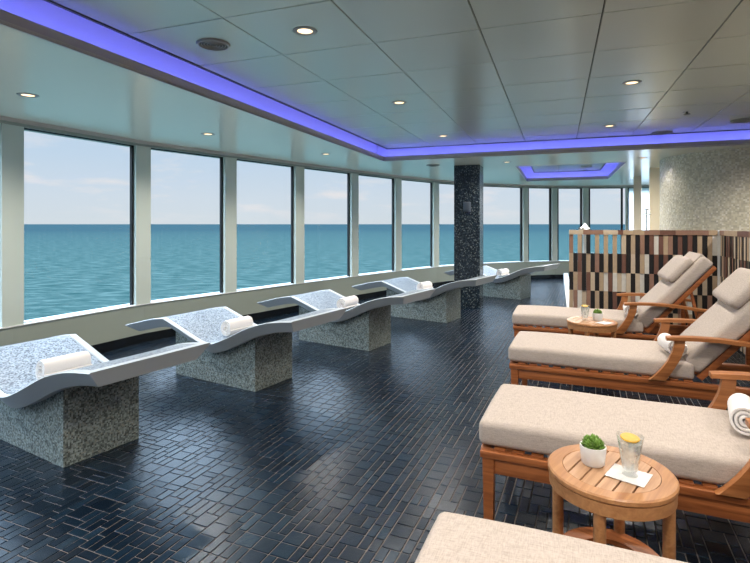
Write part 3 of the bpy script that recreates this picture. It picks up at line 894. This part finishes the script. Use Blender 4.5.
# shower stand between the posts
Y = 9.6; X = (646.5-375)/F*Y
sh = thing('shower_mixer', 'thin chrome shower pipe with cross handle showing between the beige posts', 'shower', (X, Y, 0))
bm = bmesh.new(); tube(bm, [(0, 0, 0), (0, 0, 1.88)], .013); lathe(bm, [(0, 0), (.06, 0), (.06, .012), (0, .012)], 24); mk('riser_pipe', bm, M['chrome'], sh, smooth=40)
bm = bmesh.new(); tube(bm, [(-.08, 0, 1.79), (.08, 0, 1.79)], .013); tube(bm, [(-.02, 0, 1.875), (.04, 0, 1.875)], .018); mk('cross_handle', bm, M['chrome'], sh, smooth=40)
# pale spout peeking over the screen
Y = 10.6; X = (585-375)/F*Y
sp = thing('water_spout', 'pale metal water spout peeking over the left part of the striped screen', 'water spout', (X, Y, 0))
bm = bmesh.new(); tube(bm, [(0, 0, 0), (0, 0, 1.2), (-.02, -.02, 1.4), (-.08, -.06, 1.52), (-.15, -.1, 1.5)], .035, 14); mk('spout_pipe', bm, M['white'], sp, smooth=40)
bm = bmesh.new(); lathe(bm, [(0, 0), (.1, 0), (.1, .02), (0, .02)], 28); mk('base_plate', bm, M['chrome'], sp, smooth=40)
bm = bmesh.new(); lathe(bm, [(0, 1.63), (.02, 1.6), (.05, 1.56), (.09, 1.52), (.1, 1.49), (0, 1.49)], 20); mk('spout_cap', bm, M['white'], sp, smooth=40)

# ------------------------------------------------------------ ceiling fittings
def downlight(x, y, z, label, power, size=150, col=(1, .9, .8)):
    root = thing('downlight', label, 'ceiling light', (x, y, z), 0, 'recessed downlights')
    bm = bmesh.new(); lathe(bm, [(.052, -.001), (.055, -.006), (.08, -.005), (.084, 0), (.084, .006), (.052, .006), (.052, -.001)], 36); mk('trim_ring', bm, M['plastic'], root, smooth=40)
    bm = bmesh.new(); lathe(bm, [(0, -.0008), (.0515, -.0008), (.0515, .004), (0, .004)], 30); mk('lens', bm, M['lens'], root)
    ld = bpy.data.lights.new('lamp', 'SPOT'); ld.energy = power; ld.color = col; ld.spot_size = math.radians(size); ld.spot_blend = .8; ld.shadow_soft_size = .05
    lo = bpy.data.objects.new('lamp', ld); COL.objects.link(lo); lo.parent = root; lo.location = (0, 0, -.06)
PW = 108
seen = {(-1.63, 3.08): 'largest and nearest glowing ceiling downlight, in the top left panels', (-1.63, 5.25): 'glowing downlight in the raised ceiling, middle one of the left line',
        (-1.63, 7.46): 'glowing downlight in the raised ceiling, farthest of the left line', (.64, 5.25): 'glowing downlight at the right of the raised ceiling, nearer of the two',
        (.64, 7.46): 'glowing downlight at the right of the raised ceiling, nearest the far violet strip'}
for u in (-1.63, .64, 2.9):
    for v in (-.6, .9, 3.08, 5.25, 7.46):
        p = uv(u, v)
        downlight(p.x, p.y, TOP, seen.get((u, v), 'recessed downlight in the raised ceiling outside the picture'), PW)
for px, py, lab in ((28, 95, 'downlight in the low ceiling strip at far left, above the first window'), (208, 134, 'downlight in the low ceiling strip above the second and third windows'),
                    (326, 154, 'small downlight in the low ceiling strip above the fifth window'), (507, 162, 'small downlight in the low ceiling right of the dark column'),
                    (643, 157.8, 'small downlight in the low ceiling above the beige posts')):
    p = at(px, py, SOF); downlight(p.x, p.y, SOF, lab, PW*(.9 if px < 600 else .1))
for x, y in ((6.8, 5.5), (6.8, 2.5), (6.5, 11.8), (-4.3, 1.2), (-3.6, 2.8)):  # added unseen lamps that fill in the room light
    downlight(x, y, SOF, 'added unseen downlight in the low ceiling for fill light', PW*.6)

p = uv(.2, 11.2); downlight(p.x, p.y, TOP, 'added unseen lamp inside the small raised ceiling, brightening the far window wall', PW*4.5, 168)  # added lamp, out of sight, to brighten the far window wall
def grille(name, px, py, z, r, label, cat, dark=False):
    p = at(px, py, z)
    root = thing(name, label, cat, (p.x, p.y, z))
    bm = bmesh.new(); lathe(bm, [(r*.82, -.002), (r*.84, -.014), (r*.95, -.014), (r, -.004), (r, .004), (r*.82, .004), (r*.82, -.002)], 40); mk('rim', bm, M['plastic'], root, smooth=40)
    bm = bmesh.new(); lathe(bm, [(0, -.008), (r*.815, -.006), (r*.815, .002), (0, .002)], 36)
    mk('grille', bm, M['grille_dark'] if dark else M['plastic'], root, smooth=40)
    bm = bmesh.new()
    for k in range(1, 5): 
        rr = r*.17*k; lathe(bm, [(rr, -.007), (rr+.004, -.014), (rr+.008, -.007)], 36)
    mk('louvre_rings', bm, M['plastic'], root, smooth=40)
grille('ceiling_speaker', 213.5, 44, TOP, .12, 'round perforated ceiling speaker at top left, beside the violet strip', 'ceiling speaker', True)
grille('air_vent', 662, 132.5, TOP, .14, 'round white air vent near the violet strip at the right', 'air vent')
grille('air_vent', 744, 120, TOP, .15, 'round air vent cut by the right edge of the ceiling', 'air vent')
grille('air_vent', 433, 165, SOF, .13, 'round dark vent in the low ceiling left of the column', 'air vent', True)
grille('air_vent', 586, 166.5, TOP-.0, .13, 'round vent in the small recessed ceiling above the striped screen', 'air vent')
p = at(687, 112, TOP)
sk = thing('sprinkler', 'small round sprinkler head on the ceiling at right', 'sprinkler', (p.x, p.y, TOP))
bm = bmesh.new(); lathe(bm, [(0, -.03), (.035, -.03), (.038, -.025), (.012, -.02), (.012, 0), (.045, 0), (.045, .004), (0, .004)], 24); mk('head', bm, M['grille_dark'], sk, smooth=40)

# ------------------------------------------------------------ sky and sun
w = bpy.data.worlds.new('World'); S.world = w; w.use_nodes = True; nt = w.node_tree; nt.nodes.clear()
tc = N(nt, 'ShaderNodeTexCoord'); sx = N(nt, 'ShaderNodeSeparateXYZ'); nt.links.new(tc.outputs['Generated'], sx.inputs[0])
base = ramp(nt, sx.outputs['Z'], [(0, srgb(214, 222, 230)), (.05, srgb(210, 221, 234)), (.12, srgb(196, 215, 236)), (.2, srgb(190, 212, 236)), (1.0, srgb(170, 200, 235))])
mp = N(nt, 'ShaderNodeMapping'); mp.inputs['Scale'].default_value = (1, 1, 4.5); nt.links.new(tc.outputs['Generated'], mp.inputs['Vector'])
nz = N(nt, 'ShaderNodeTexNoise', Scale=7.0, Detail=6.0, Roughness=.55); nt.links.new(mp.outputs[0], nz.inputs['Vector'])
cl = ramp(nt, nz.outputs['Fac'], [(.52, (0, 0, 0)), (.68, (1, 1, 1))])
band = ramp(nt, sx.outputs['Z'], [(0, (.1, .1, .1)), (.04, (.8, .8, .8)), (.10, (.7, .7, .7)), (.16, (.15, .15, .15))])
mu = N(nt, 'ShaderNodeMath', operation='MULTIPLY'); nt.links.new(cl.outputs[0], mu.inputs[0]); nt.links.new(band.outputs[0], mu.inputs[1])
mx = N(nt, 'ShaderNodeMix', data_type='RGBA'); nt.links.new(mu.outputs[0], mx.inputs[0]); nt.links.new(base.outputs[0], mx.inputs[6]); mx.inputs[7].default_value = (*srgb(238, 232, 234), 1)
# the haze high above the windows is brighter than the strip above the horizon
st = N(nt, 'ShaderNodeMapRange', interpolation_type='SMOOTHSTEP'); st.inputs['From Min'].default_value = .2; st.inputs['From Max'].default_value = .55
st.inputs['To Min'].default_value = .92; st.inputs['To Max'].default_value = 12.0
nt.links.new(sx.outputs['Z'], st.inputs['Value'])
bg = N(nt, 'ShaderNodeBackground'); nt.links.new(mx.outputs[2], bg.inputs['Color']); nt.links.new(st.outputs[0], bg.inputs['Strength'])
o = N(nt, 'ShaderNodeOutputWorld'); nt.links.new(bg.outputs[0], o.inputs['Surface'])

# ------------------------------------------------------------ camera
cd = bpy.data.cameras.new('camera'); cam = bpy.data.objects.new('camera', cd); COL.objects.link(cam)
cam.location = (0, 0, H); cam.rotation_euler = (PI/2, 0, 0)
cd.sensor_width = 36; cd.lens = F/750*36; cd.shift_y = -(281.5-HY)/750; cd.clip_start = .05; cd.clip_end = 100000
S.camera = cam
S.view_settings.view_transform = 'Standard'; S.view_settings.look = 'None'; S.view_settings.exposure = 0.16; S.view_settings.gamma = 1; S.view_settings.use_curve_mapping = False
